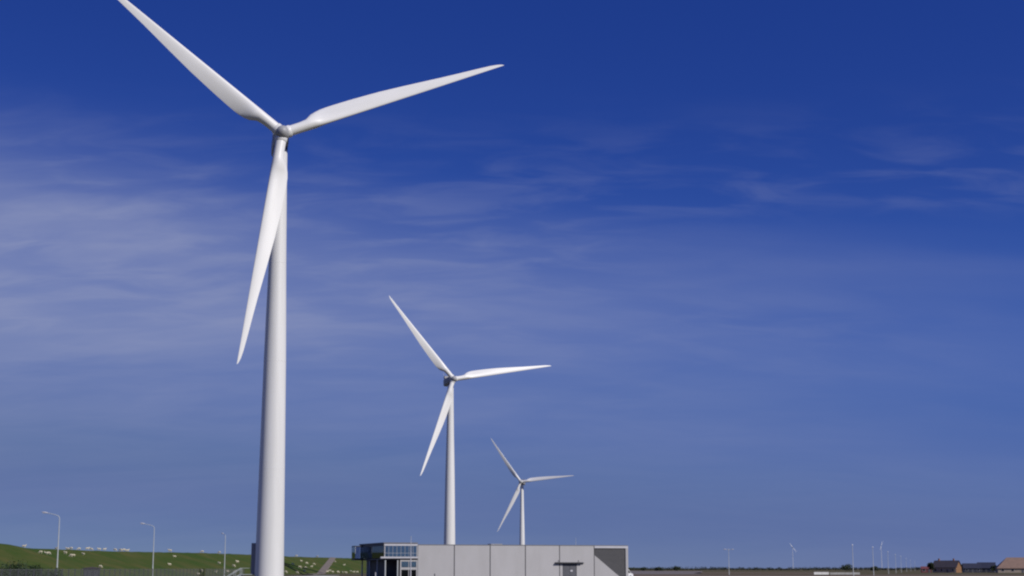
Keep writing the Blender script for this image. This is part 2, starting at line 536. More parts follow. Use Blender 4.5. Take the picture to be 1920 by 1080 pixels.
def turbine(loc, hub, yaw, phase, Rb, label, nblade=3, detail=True, base_d=5.15, group=None):
    root = empty('wind_turbine', loc)
    tag(root, label, 'wind turbine', group)
    tilt, cone = R_(5), R_(2)
    k = Rb / 44.6
    fwd = Vector((math.sin(yaw) * math.cos(tilt), -math.cos(yaw) * math.cos(tilt), math.sin(tilt)))
    right = Vector((math.cos(yaw), math.sin(yaw), 0))
    up = right.cross(fwd).normalized() * -1
    if up.z < 0: up = -up
    hubc = Vector((0, 0, hub)) + fwd * (4.0 * k)
    top = hub - 1.9 * k
    d0 = base_d
    prof = [(d0 / 2 * f, z) for f, z in ((1.09, 0), (1.09, .25), (1.0, .3), (.985, 3 * k), (.78, top * .5), (.70, top * .62), (.62, top * .73), (.52, top * .92), (.495, top))]
    tw = MB().lathe(prof, 64 if detail else 14).build('tower', M['turbine'], root, True, 35)
    fr = Matrix((right, -fwd, up)).transposed().to_4x4()         # local x=right, y=downwind, z=up
    fm = Matrix.Translation(hubc) @ fr
    # nacelle: a rounded box whose section swells behind the hub
    rings = []
    for y, w, h, zc in ((1.2, 1.9, 2.0, 0), (1.5, 2.4, 2.5, 0), (2.4, 2.75, 2.9, .1), (5, 2.9, 3.15, .2), (8.2, 2.95, 3.25, .25), (10.0, 2.8, 3.1, .3), (10.4, 2.4, 2.6, .3)):
        rg = []
        for q in range(28):
            a_ = 2 * math.pi * q / 28
            ca, sa = math.cos(a_), math.sin(a_)
            e = .42
            rg.append((math.copysign(abs(ca) ** e, ca) * w / 2 * k, y * k, (math.copysign(abs(sa) ** e, sa) * h / 2 + zc) * k))
        rings.append(rg)
    na = MB().loft(rings).build('nacelle', M['nacelle'], root, True, 45, fm)
    if detail:
        MB().box(-1.25 * k, 1.25 * k, 8.6 * k, 9.9 * k, 1.9 * k, 3.1 * k, .12 * k).build('cooler', M['nacelle'], na)
        for sx_ in (-1.1, 1.1):
            MB().tube([(sx_ * k, 10.1 * k, 3.0 * k), (sx_ * k, 10.1 * k, 4.3 * k)], .05 * k, 6).bar((sx_ * k - .3, 10.1 * k, 4.25 * k), (sx_ * k + .3, 10.1 * k, 4.25 * k), .1).build('anemometer', M['steel'], na)
        MB().lathe([(.16, 0), (.18, .1), (.16, .32), (.05, .4)], 10).build('warning_light', M['red_light'], na, True, 40, Matrix.Translation((0, 7.5 * k, 1.95 * k)))
        MB().lathe([(1.1 * k, top - .02), (1.31 * k, top + .06), (1.31 * k, top + .6 * k), (1.2 * k, top + .9 * k)], 40).build('yaw_ring', M['darkmetal'], root, True)
        # flanges where the tower sections are bolted together
        for zf in (.255, .50, .73):
            rr = np.interp(zf * top, [p[1] for p in prof], [p[0] for p in prof])
            MB().lathe([(rr - .05, -.06), (rr + .011, -.05), (rr + .011, .05), (rr - .05, .09)], 64).build('section_joint', M['turbine'], tw, True, 35, Matrix.Translation((0, 0, zf * top)))
    # spinner with three blade sockets
    sp = MB().lathe([(1.22 * k, -1.2 * k), (1.36 * k, -.9 * k), (1.4 * k, 0), (1.34 * k, .6 * k), (1.12 * k, 1.25 * k), (.8 * k, 1.75 * k), (.36 * k, 2.02 * k), (.05 * k, 2.1 * k)], 32, 'y')
    hb = sp.build('hub', M['hubgrey'], root, True, 60, fm)
    bm_ = None
    for i in range(nblade):
        t = phase + 2 * math.pi * i / nblade
        rad = (right * math.cos(t) + up * math.sin(t)) * math.cos(cone) + fwd * math.sin(cone)
        lead = right * math.sin(t) - up * math.cos(t)
        Y_ = rad.cross(lead).normalized(); lead = Y_.cross(rad).normalized()
        mm = Matrix.Translation(hubc) @ Matrix((lead, Y_, rad)).transposed().to_4x4()
        if bm_ is None: bm_ = blade_mesh('blade', Rb, M['blade'])
        link('blade', bm_, root, mm)
        if detail:
            MB().lathe([(.8 * k, .6 * k), (1.12 * k, .8 * k), (1.14 * k, 1.5 * k), (1.02 * k, 1.66 * k)], 28).build('blade_socket', M['turbine'], hb, True, 40,
                                                                                                         fm.inverted() @ mm)
    return root


T1 = turbine((-42.98, 282.7, 0), 80.74, R_(12.1), R_(20.8), 44.4, 'tallest white wind turbine, with a stair and dark box at its foot')
T2 = turbine((-26.25, 668.6, 0), 81.46, R_(19.4), R_(9.3), 44.8, 'white wind turbine rising behind the first pale panel beside the glazed corner')
T3 = turbine((8.52, 1342.6, 0), 74.31, R_(-14), R_(5.3), 46.5, 'smallest three-bladed white turbine, rising behind the middle of the long building')

# entrance box and stair at the foot of the first turbine
tw1 = [c for c in T1.children if c.name.startswith('tower')][0]
bx_ = MB().box(-3.35, -1.6, .35, 1.75, 1.5, 6.95, .06).build('entrance_box', M['nacelle'], tw1)
MB().box(-3.40, -3.352, .55, 1.55, 1.75, 3.9).build('door', M['darkmetal'], bx_)
MB().box(-5.0, -2.6, -.9, 1.9, 1.40, 1.495).bar((-4.9, -.85, 0), (-4.9, -.85, 1.4), .1).bar((-4.9, .85, 0), (-4.9, .85, 1.4), .1).build('platform', M['steel'], tw1)
for s_ in (-.8, .8): MB().bar((-5.0, s_, 1.4), (-7.3, s_, .05), .08, .24).build('stair_stringer', M['steel'], tw1)
for i in range(7):
    t = (i + .5) / 7
    MB().box(-5.0 - 2.3 * t - .14, -5.0 - 2.3 * t + .14, -.76, .76, 1.38 - 1.35 * t, 1.42 - 1.35 * t).build('stair_tread', M['steel'], tw1)
for s_ in (-.84, .84):
    h = MB().bar((-3.4, s_, 2.55), (-5.0, s_, 2.55), .07).bar((-5.0, s_, 2.55), (-7.3, s_, 1.15), .09)
    h.bar((-5.0, s_, 1.4), (-5.0, s_, 2.55), .07).bar((-7.25, s_, .05), (-7.25, s_, 1.15), .07).bar((-6.1, s_, .75), (-6.1, s_, 1.88), .05)
    h.build('handrail', M['steel'], tw1)

# far small two-bladed turbines
p = at(1486, 1028, 2907); turbine((p.x, 2907, 0), 40, R_(30), R_(131), 11, 'tiny two-bladed turbine beyond the fields with no lamp post beside it', 2, False, .8)
p = at(1652, 1024, 2570); turbine((p.x, 2570, 0), 39, R_(25), R_(62), 8, 'tiny two-bladed turbine standing among the receding row of lamp posts', 2, False, .8)

# ================================================================== THE LONG BUILDING
BA = R_(17)
B = empty('site_building', (-29.83, 372.0, 0), BA)     # local x along the facade, y into the depth
tag(B, 'long two-storey building with pale grey panels and a glazed corner', 'building')
ZT = 7.92
# core behind the panels
MB().box(8.1, 60.75, .28, 28, 0, ZT - .06).build('wall', M['joint'], B)
MB().box(7.7, 60.9, -.06, 28.1, ZT, ZT + .16).build('roof', M['roofedge'], B)
joints = [8.0, 16.93, 25.75, 34.55, 43.2, 52.08]
for i in range(5):
    x0, x1 = joints[i] + .09, joints[i + 1] - .09
    if i < 4:
        MB().box(x0, x1, 0, .27, 0, ZT - .02, .03).build('panel', M['panel'], B)
    else:
        # panel with the door opening
        MB().prism([(x0, 0), (43.95, 0), (43.95, 3.6), (47.55, 3.6), (47.55, 0), (x1, 0), (x1, ZT - .02), (x0, ZT - .02)], 0, .27).build('panel', M['panel'], B)
# end bay: pale sloping panel, dark louvre behind the cut-out, slim pale frame
MB().prism([(52.17, 0), (58.95, 0), (58.95, .25), (52.17, 5.65)], 0, .27).build('panel', M['panel'], B)
MB().box(52.17, 60.9, -.02, .27, 7.36, ZT - .02).build('frame_header', M['fascia'], B)
MB().box(60.25, 60.9, -.02, .27, 0, 7.357).build('frame_jamb', M['panel'], B)
lv = MB().box(52.15, 60.25, .272, .279, 0, 7.36).build('louvre_backing', M['charcoal'], B)
me_sl = None
for i in range(24):
    z = .35 + i * .295
    xs0 = 52.2 + max(0, (5.65 - z) / (5.65 - .25) * 6.78)
    xs0 = max(52.2, 52.2 + (5.65 - z) / 5.4 * 6.78 - .1)
    if xs0 > 60: continue
    MB().add([(xs0, .14, z), (60.24, .14, z), (60.24, .25, z + .16), (xs0, .25, z + .16), (xs0, .14, z - .03), (60.24, .14, z - .03), (60.24, .25, z + .13), (xs0, .25, z + .13)],
             [(0, 1, 2, 3), (7, 6, 5, 4), (0, 4, 5, 1), (1, 5, 6, 2), (2, 6, 7, 3), (3, 7, 4, 0)]).build('louvre_slat', M['slat'], lv)
# door under its canopy
dr = MB().box(44.0, 47.5, .12, .2, 0, 3.55).build('door', M['door'], B)
for x0 in (44.05, 45.8): MB().box(x0 + .06, x0 + 1.58, .07, .118, .08, 3.45, .02).build('door_leaf', M['door'], dr)
MB().box(45.95, 46.55, .05, .068, 1.75, 2.15).build('notice', M['fascia'], dr)
MB().tube([(45.6, .02, 1.0), (45.6, .02, 1.35)], .03, 6).build('handle', M['steel'], dr)
cn = MB().box(42.0, 48.9, -.75, -.005, 3.74, 3.98, .03).build('canopy', M['charcoal'], B)
for x0 in (42.9, 48.0): MB().bar((x0, -.65, 3.98), (x0, -.01, 4.45), .07).build('canopy_stay', M['darkmetal'], cn)
MB().box(48.93, 49.25, -.35, -.005, 3.6, 3.95, .04).build('wall_lamp', M['darkmetal'], B)
# ---- glazed corner block: x 0..8, whole depth, upper floor carried on columns
MB().box(-.25, 8.05, -.25, 28.2, 8.28, 8.50).build('corner_roof', M['roofedge'], B)
MB().box(-.05, 7.98, -.10, .16, 7.74, 8.277).build('corner_fascia', M['fascia'], B)
MB().box(-.12, .10, -.08, 28.05, 7.72, 8.275).build('side_fascia', M['charcoal'], B)
MB().box(0, 7.99, .2, 28, 4.46, 4.82).build('floor_slab', M['charcoal'], B)
MB().box(-.9, 7.99, -.32, .195, 4.83, 5.2).build('floor_band', M['fascia'], B)
MB().box(.2, 7.9, 5.5, 5.7, 4.83, 8.27).build('partition', M['interior'], B)
# front windows, upper floor: frame posts, panes, blinds
nwin = 8
for i in range(nwin + 1):
    x = .12 + i * (7.76 / nwin)
    w = .22 if i in (0, nwin) else .06
    MB().box(x - w / 2, x + w / 2, .0, .14, 5.2, 7.74).build('mullion', M['panel'], B)
for i in range(nwin):
    x0 = .12 + i * (7.76 / nwin) + .04; x1 = x0 + 7.76 / nwin - .08
    wn = MB().box(x0, x1, .05, .09, 5.22, 7.72).build('window', M['glass'], B)
    zb = 5.25 + random.choice([.05, .3, .75, .1])
    MB().box(x0 + .03, x1 - .03, .22, .24, zb, 7.5).build('blind', M['blind'], wn)
MB().box(.0, 7.95, -.28, -.24, 6.0, 6.05).build('railing', M['fascia'], B)
# side windows (in shade)
for i in range(13):
    y0 = .25 + i * 2.12
    MB().box(-.07, .05, y0 - .05, y0 + .05, 4.83, 7.72).build('side_mullion', M['charcoal'], B)
    if i < 13: MB().box(-.02, .02, y0 + .06, min(y0 + 2.06, 27.9), 4.9, 7.7).build('side_window', M['darkglass'], B)
MB().box(1.2, 1.3, 1, 27.5, 4.83, 8.2).build('inner_partition', M['interior'], B)
# ground floor: columns, recessed dark glazing, pale shopfront
for (x, y, w) in ((.35, .35, .34), (3.3, .35, .34), (.35, 9, .34), (.35, 18, .34), (.35, 26.8, .34), (.9, 23.0, .3)):
    MB().lathe([(w / 2 + .06, 0), (w / 2 + .06, .05), (w / 2, .07), (w / 2, 4.45)], 16).build('column', M['steel'], B, True, 40, Matrix.Translation((x, y, 0)))
MB().box(1.6, 1.75, 6.3, 27.6, 0, 4.45).build('undercroft_wall', M['charcoal'], B)
MB().box(1.76, 7.9, 6.2, 6.3, 0, 4.45).build('undercroft_back', M['interior'], B)
sf = MB().box(3.85, 4.15, .1, .5, 0, 4.45).box(7.75, 8.05, .1, .5, 0, 4.45).box(4.15, 7.75, .14, .4, 4.1, 4.45).box(4.15, 7.75, .14, .4, 2.2, 2.75).build('shopfront_frame', M['panel'], B)
for x0, x1 in ((4.2, 5.85), (6.05, 7.7)):
    MB().box(x0, x1, .22, .26, 2.8, 4.05).build('shopfront_pane', M['glass'], B)
    MB().box(x0, x1, .22, .26, .3, 2.15).build('shopfront_pane', M['darkglass'], B)
MB().box(5.88, 6.02, .16, .38, 0, 4.1).build('shopfront_mullion', M['panel'], B)
MB().box(4.2, 7.7, .5, .52, 3.0, 4.05).build('shopfront_blind', M['blind'], B)
# open gallery on the shaded end
gl = MB().box(-2.15, -.13, 23.6, 28.0, 4.5, 4.95).build('gallery_floor', M['charcoal'], B)
MB().box(-2.15, -.13, 23.6, 28.0, 7.80, 8.02).build('gallery_canopy', M['charcoal'], B)
for y in (23.65, 27.95):
    MB().box(-2.1, -.15, y - .02, y + .02, 4.96, 7.79).build('gallery_glass', M['clearglass'], B)
MB().box(-2.12, -2.08, 23.7, 27.9, 4.96, 7.79).build('gallery_glass', M['clearglass'], B)
for y in (23.65, 27.95): MB().box(-2.14, -2.06, y - .04, y + .04, 4.955, 7.795).build('gallery_post', M['steel'], B)
# roof pieces
MB().tube([(47.9, 1.5, ZT + .16), (47.9, 1.5, 9.9)], [.05, .025], 6).build('aerial', M['steel'], B)
MB().box(30, 33, 14, 17, ZT + .16, ZT + .6, .05).build('roof_unit', M['nacelle'], B)

# flagpole in front of the glazed corner
fp = at(770, 1070, 361)
f_ = empty('flagpole', (fp.x, 361, 0))
tag(f_, 'bare pale flagpole standing before the glazed corner of the building', 'flagpole')
MB().tube([(0, 0, 0), (0, 0, 4), (0, 0, 9.55)], [.14, .11, .05], 12).build('pole', M['fascia'], f_, True)
MB().lathe([(.05, 9.5), (.11, 9.56), (.11, 9.64), (.03, 9.72)], 10).build('finial', M['steel'], f_, True)
MB().box(-.3, .3, -.3, .3, 0, .08, .02).build('base_plate', M['steel'], f_)
for px, top, lab, mm in ((704, 1073, 'short white post in front of the dark undercroft', 'fascia'), (815, 1075.5, 'short dark post in front of the pale panels', 'darkmetal')):
    q = at(px, 1075, 352)
    hh = at(px, top, 352).z
    po = MB().lathe([(.13, 0), (.13, .06), (.11, .08), (.11, hh - .12), (.13, hh - .1), (.12, hh - .02), (.05, hh)], 12).build('marker_post', M[mm], None, True)
    po.location = (q.x, 352, 0); tag(po, lab, 'post')


# white van parked at the far end of the building
def van(loc, rz, label):
    v = empty('parked_van', loc, rz); tag(v, label, 'van')
    side = [(-2.6, .35), (2.45, .35), (2.55, .9), (2.35, 1.15), (1.75, 1.3), (1.2, 2.1), (.9, 2.25), (-2.45, 2.3), (-2.6, 2.1)]
    MB().prism(side, -.95, .95).build('body', M['carwhite'], v)
    MB().prism([(1.82, 1.32), (1.30, 2.03), (1.22, 2.0), (1.72, 1.32)], -.82, .82).build('windscreen', M['darkglass'], v, mtx=Matrix.Translation((.03, 0, 0)))
    for s_ in (-1, 1):
        MB().prism([(.3, 1.32), (1.6, 1.32), (1.1, 2.0), (.3, 2.05)], s_ * .952, s_ * .962).build('side_window', M['darkglass'], v)
        MB().box(2.44, 2.52, s_ * .75 - .15, s_ * .75 + .15, .75, .98, .02).build('headlight', M['lens'], v)
        for x in (-1.7, 1.6):
            w = MB().lathe([(.2, -.12), (.34, -.12), (.36, -.06), (.36, .06), (.34, .12), (.2, .12)], 20, 'y').build('wheel', M['tyre'], v, True, 40, Matrix.Translation((x, s_ * .86, .36)))
            MB().lathe([(.04, -.125), (.2, -.115), (.2, .115), (.04, .125)], 14, 'y').build('rim', M['steel'], w, True)
    return v


p = at(1180, 1072, 412)
van((p.x - 1.55, 412, 0), R_(35), 'white van half hidden behind the far end of the long building')


# ================================================================== LAMPS
def single_lamp(loc, h, label, rz=0.0):
    r = empty('street_lamp', loc, rz); tag(r, label, 'street lamp')
    MB().lathe([(.13, 0), (.13, 1.1), (.1, 1.16), (.09, 3), (.06, h - .9)], 14).build('pole', M['steel'], r, True)
    arm = [(0, 0, h - .95), (-.02, 0, h - .7), (-.12, 0, h - .45), (-.4, 0, h - .3), (-1.0, 0, h - .15), (-1.75, 0, h)]
    MB().tube(arm, [.06, .06, .055, .05, .045, .04], 8).build('arm', M['steel'], r, True)
    rings = []
    for x, w, t in ((-1.65, .10, .05), (-1.75, .16, .08), (-2.0, .20, .11), (-2.3, .19, .1), (-2.48, .12, .05)):
        rings.append([(x, w * math.cos(a_), h + .03 - (x + 1.65) * .12 + t * math.sin(a_)) for a_ in np.linspace(0, 2 * math.pi, 13)[:-1]])
    hd = MB().loft(rings).build('lamp_head', M['fascia'], r, True, 60)
    MB().box(-2.4, -1.85, -.13, .13, h - .02, h + .02, .01, Matrix.Translation((0, 0, -.03))).build('lens', M['lens'], hd)
    MB().box(-.06, .06, -.165, -.155, .4, .95).build('hatch', M['darkmetal'], r)
    return r


single_lamp((-63.0, 221, 0), 10.1, 'single-arm street lamp nearest the dark shrubs at the roadside')
single_lamp((-61.9, 275, 0), 10.1, 'single-arm street lamp between the dark kiosk and the tallest turbine')
single_lamp((-58.2, 323, 0), 9.5, 'faint single-arm street lamp just beside the stair of the tallest turbine', R_(-62))


def twin_lamp(loc, h, label):
    r = empty('twin_lamp', loc); tag(r, label, 'street lamp')
    MB().lathe([(.14, 0), (.14, 1.1), (.11, 1.16), (.07, h)], 12).build('pole', M['steel'], r, True)
    MB().lathe([(.08, h), (.1, h + .02), (.1, h + .12), (.03, h + .3)], 10).build('cap', M['steel'], r, True)
    for s_ in (-1, 1):
        a_ = MB().tube([(0, 0, h - .25), (s_ * .5, 0, h - .1), (s_ * 1.0, 0, h - .02)], [.07, .06, .055], 8).build('arm', M['steel'], r, True)
        rings = []
        for x, w, t in ((.95, .1, .06), (1.1, .24, .13), (1.6, .28, .15), (2.0, .2, .09), (2.1, .1, .04)):
            rings.append([(s_ * x, w * math.cos(q), h + t * math.sin(q)) for q in np.linspace(0, 2 * math.pi, 13)[:-1]])
        MB().loft(rings).build('lamp_head', M['fascia'], r, True, 60)
    return r


twin_lamp((gx(1367, 614), 614, 0), at(1367, 1030, 614).z, 'street lamp with two heads in the open field beyond the building')


def column_lamp(loc, h, label, group=None):
    r = empty('lamp_post', loc); tag(r, label, 'lamp post', group)
    MB().lathe([(.13, 0), (.13, 1.2), (.11, 1.25), (.07, h - .4)], 10).build('pole', M['steel'], r, True)
    MB().lathe([(.1, h - .4), (.19, h - .34), (.22, h - .12), (.12, h), (.03, h + .04)], 10).build('lantern', M['lens'], r, True)
    return r


rowY = [502, 556, 712, 850, 960, 1180, 1400, 1700]
labs = ['tall plain lamp post rising beside the low white wall', 'second lamp post of the receding row, past the low white wall']
for i, Y in enumerate(rowY):
    px = [1600, 1638, 1666, 1680, 1690, 1700, 1708, 1716][i]
    lab = labs[i] if i < 2 else 'thin distant lamp post in the row leading to the farmhouses'
    column_lamp((gx(px, Y), Y, 0), 10.0, lab, 'distant lamp posts of the row' if i >= 2 else None)


# ================================================================== FENCE, KIOSK, LOW WALL
fx = -57.2
Fn = empty('security_fence', (fx, 170, 0))
tag(Fn, 'dark mesh security fence with posts running below the dike towards the tallest turbine', 'fence')
post_me = MB().box(-.04, .04, -.04, .04, 0, 2.45).box(-.045, .045, -.045, .045, 2.45, 2.47).mesh('fence_post', M['darkmetal'])
bay = MB()
for k in range(9): bay.box(-.01, .01, .22 + k * .32, .24 + k * .32, .1, 2.4)
for z in (.15, 2.35): bay.box(.013, .035, .03, 2.97, z, z + .04)
bay_me = bay.mesh('fence_panel', M['fencewire'])
for i in range(58):
    link('fence_post', post_me, Fn, Matrix.Translation((0, i * 3.0, 0)))
    if i < 57: link('fence_panel', bay_me, Fn, Matrix.Translation((0, i * 3.0, 0)))

kq = at(172, 1070, 236)
K = empty('electric_kiosk', (kq.x, 236, 0), R_(10)); tag(K, 'small dark kiosk behind the fence between two street lamps', 'kiosk')
MB().box(-1.15, 1.15, -.8, .8, .1, 2.45, .03).build('body', M['kiosk'], K)
MB().prism([(-1.3, 2.45), (1.3, 2.45), (1.2, 2.56), (0, 2.72), (-1.2, 2.56)], -.95, .95).build('roof', M['roofdark'], K)
for x0 in (-1.0, .05): MB().box(x0, x0 + .95, -.84, -.805, .25, 2.25, .01).build('door', M['darkmetal'], K)
MB().box(-1.25, 1.25, -.9, .9, 0, .1).build('plinth', M['concrete'], K)

wl = empty('low_wall', (gx(1575, 668), 668, 0)); tag(wl, 'long low white concrete wall across the field beside the lamp posts', 'wall')
ox = gx(1575, 668)
edges = [1526, 1540, 1554] + list(range(1556, 1626, 14))
for i in range(len(edges) - 1):
    x0, x1 = gx(edges[i], 668) - ox, gx(edges[i + 1], 668) - ox
    if edges[i] == 1554: continue
    br = edges[i] < 1554
    MB().add([(x0 + .02, -.32, 0), (x1 - .02, -.32, 0), (x1 - .02, -.12, 1.0 if br else .85), (x0 + .02, -.12, 1.0 if br else .85),
              (x0 + .02, .32, 0), (x1 - .02, .32, 0), (x1 - .02, .12, 1.0 if br else .85), (x0 + .02, .12, 1.0 if br else .85)],
             [(0, 1, 2, 3), (7, 6, 5, 4), (3, 2, 6, 7), (0, 3, 7, 4), (1, 5, 6, 2)]).build('wall_block', M['whitewall' if br else 'concrete'], wl)


# ================================================================== FARMS
def gable(name, label, cat, loc, rz, L, W, hw, hr, wall, roof, win=3, chimney=True, over=.5, door=True, hip=0.0):
    r = empty(name, loc, rz); tag(r, label, cat)
    MB().prism([(-W / 2, 0), (W / 2, 0), (W / 2, hw), (-W / 2, hw)] if hip else [(-W / 2, 0), (W / 2, 0), (W / 2, hw), (0, hr - .1), (-W / 2, hw)], -L / 2, L / 2).build('wall', M[wall], r, mtx=Matrix.Rotation(R_(90), 4, 'Z'))
    sl_ = (hr - hw) / (W / 2)
    ro = MB()
    for s_ in (-1, 1):
        e0, e1 = W / 2 + over, 0
        z0 = hw - over * sl_
        vv = [(-L / 2 - over, s_ * e0, z0), (L / 2 + over, s_ * e0, z0), (L / 2 + over - hip, 0, hr), (-L / 2 - over + hip, 0, hr)]
        ro.add(vv + [(x, y, z + .22) for x, y, z in vv], [(3, 2, 1, 0), (4, 5, 6, 7), (0, 1, 5, 4), (1, 2, 6, 5), (2, 3, 7, 6), (3, 0, 4, 7)])
    if hip:
        for s_ in (-1, 1):
            vv = [(s_ * (L / 2 + over), -W / 2 - over, hw - over * sl_ + .22), (s_ * (L / 2 + over), W / 2 + over, hw - over * sl_ + .22), (s_ * (L / 2 + over - hip), 0, hr + .22)]
            ro.add(vv, [(0, 1, 2)])
    rf = ro.build('roof', M[roof], r)
    if chimney:
        for x in (-L * .33, L * .3): MB().box(x - .4, x + .4, -.4, .4, hr - .6, hr + 1.2).box(x - .48, x + .48, -.48, .48, hr + 1.2, hr + 1.35).build('chimney', M['brick'], rf)
    for s_ in (-1, 1):
        for i in range(win):
            x = -L / 2 + L * (i + .5) / win
            if door and s_ < 0 and i == win // 2:
                dd = MB().box(x - .55, x + .55, s_ * (W / 2 + .05) - .04, s_ * (W / 2 + .05) + .04, 0, 2.1).build('door', M['door'], r); continue
            w_ = MB().box(x - .75, x + .75, s_ * (W / 2 + .04) - .06, s_ * (W / 2 + .04) + .06, .9, 2.3).build('window', M['fascia'], r)
            MB().box(x - .62, x + .62, s_ * (W / 2 + .11) - .012, s_ * (W / 2 + .11) + .012, 1.02, 2.18).build('pane', M['darkglass'], w_)
    return r


gable('farmhouse', 'cream farmhouse with dark roof and an orange brick gable far across the field', 'house', (gx(1776, 960), 960, 0), R_(-36), 14.5, 9, 3.3, 7.0, 'orangebrick', 'roofdark', 4)
fh = [o for o in bpy.data.objects if o.name == 'farmhouse'][0]
MB().box(-7.2, 7.2, -4.56, -4.515, .0, 3.2).build('front_render', M['render'], fh)
gable('red_shed', 'low red boarded shed beside the cream farmhouse', 'shed', (gx(1737, 955), 955, 0), R_(-10), 6, 4.5, 2.3, 3.5, 'redwood', 'redwood', 2, False, .25)
gable('slate_barn', 'dark slate-roofed barn next to the cream farmhouse', 'barn', (gx(1822, 980), 980, 0), R_(-8), 10, 8, 2.8, 5.4, 'roofblue', 'roofblue', 3, False)
gable('slate_barn', 'dark slate-roofed barn next to the orange-roofed farmhouse', 'barn', (gx(1850, 985), 985, 0), R_(-20), 10, 9, 2.9, 6.0, 'roofblue', 'roofblue', 3, False)
gable('orange_roofed_farmhouse', 'big farmhouse with tall orange tiled roof beyond the barns', 'house', (gx(1906, 930), 930, 0), R_(-12), 22, 15, 2.9, 8.6, 'render', 'rooforange', 4, False, .6, True, 6.5)


# ================================================================== TREES AND SHRUBS
def leaf_cloud(blobs, n, size):
    """n leaf faces spread through the volume of ellipsoid clumps (x,y,z,rx,ry,rz)"""
    w = np.array([b[3] * b[4] * b[5] for b in blobs]) ** .7; w = w / w.sum()
    pick = rng.choice(len(blobs), n, p=w)
    bl = np.array(blobs)[pick]
    d = rng.normal(size=(n, 3)); d /= np.linalg.norm(d, axis=1)[:, None]
    rr = rng.random(n) ** .45
    p = bl[:, :3] + d * rr[:, None] * bl[:, 3:6] * (1 + .14 * rng.normal(size=(n, 1)))
    u = rng.normal(size=(n, 3)); u /= np.linalg.norm(u, axis=1)[:, None]
    v = np.cross(u, rng.normal(size=(n, 3))); v /= np.linalg.norm(v, axis=1)[:, None]
    s_ = size * (.6 + .8 * rng.random((n, 1)))
    q = np.stack([p - u * s_, p + v * s_ * .55, p + u * s_, p - v * s_ * .55], 1).reshape(-1, 3)
    q[:, 2] = np.maximum(q[:, 2], .03)
    return q, np.arange(n * 4).reshape(n, 4)


def leaf_obj(name, q, f, m, parent):
    me = bpy.data.meshes.new(name)
    me.vertices.add(len(q)); me.vertices.foreach_set('co', q.astype(np.float32).ravel())
    me.loops.add(f.size); me.loops.foreach_set('vertex_index', f.astype(np.int32).ravel())
    me.polygons.add(len(f)); me.polygons.foreach_set('loop_start', np.arange(0, f.size, 4, dtype=np.int32))
    me.update(); me.validate(); me.materials.append(m)
    return link(name, me, parent)


def tree(name, label, cat, loc, h, w, n, size, m, group=None, shrub=False):
    r = empty(name, loc); tag(r, label, cat, group)
    t = MB()
    th = h * (.12 if shrub else .45)
    t.tube([(0, 0, -.1), (.02 * h, 0, th * .5), (0, .02 * h, th), (.01 * h, 0, h * .8)], [h * .035, h * .028, h * .02, h * .006], 8)
    for i in range(6):
        a_ = 2.4 * i; z = th * (.6 + .12 * i)
        t.tube([(0, 0, z), (math.cos(a_) * w * .22, math.sin(a_) * w * .22, z + h * .13), (math.cos(a_) * w * .38, math.sin(a_) * w * .38, z + h * .25)], [h * .014, h * .009, h * .003], 5)
    t.build('trunk', M['bark'], r, True)
    blobs = []
    nb = 11
    for i in range(nb):
        a_ = random.random() * 6.28; q = random.random() ** .5 * w * .36
        z = h * (random.uniform(.12, .8) if shrub else random.uniform(.36, .86))
        s_ = w * random.uniform(.13, .25) * (1.15 - .5 * abs(z / h - .5))
        blobs.append((math.cos(a_) * q, math.sin(a_) * q, z, s_, s_, s_ * .75))
    q, f = leaf_cloud(blobs, n, size)
    leaf_obj('crown', q, f, m, r)
    return r


# dark shrubs at the roadside
for px, top, Y, w, lab in ((18, 1044, 205, 6.4, 'large dark shrub at the roadside before the dike'), (50, 1058, 207, 5.0, 'lower dark shrub next to the large roadside shrub'),
                           (82, 1068, 209, 4.0, 'small rounded shrub beside the fence and the roadside lamp')):
    h = at(px, top, Y).z
    tree('roadside_shrub', lab, 'shrub', (gx(px, Y), Y, 0), h, w * 1.25, 3800, .13, M['shrub'], None, True)

# trees on the flat land
for px, Y, h, w, lab in ((1270, 1500, 4.4, 8, 'dark rounded tree on the horizon right of the long building'),
                         (1236, 1600, 3.7, 9, 'dark wide bush on the horizon between the building and the rounded tree'),
                         (1205, 1560, 3.2, 8, 'low dark bush on the horizon close to the building end'),
                         (1587, 1450, 5.6, 13, 'dark spreading tree on the horizon beside the first lamp post of the row'),
                         (1640, 1500, 4.3, 9, 'dark tree on the horizon behind the second lamp post of the row'),
                         (1747, 940, 6.0, 5, 'dark tree between the red shed and the cream farmhouse'),
                         (1806, 990, 4.6, 6, 'dark bush between the cream farmhouse and the slate barn'),
                         (1836, 1010, 4.8, 6, 'dark bush between the two slate barns'),
                         (1864, 960, 4.2, 5, 'dark bush at the corner of the orange-roofed farmhouse')):
    tree('field_tree', lab, 'tree', (gx(px, Y), Y, 0), h, w, 1500, .34, M['leaf'])

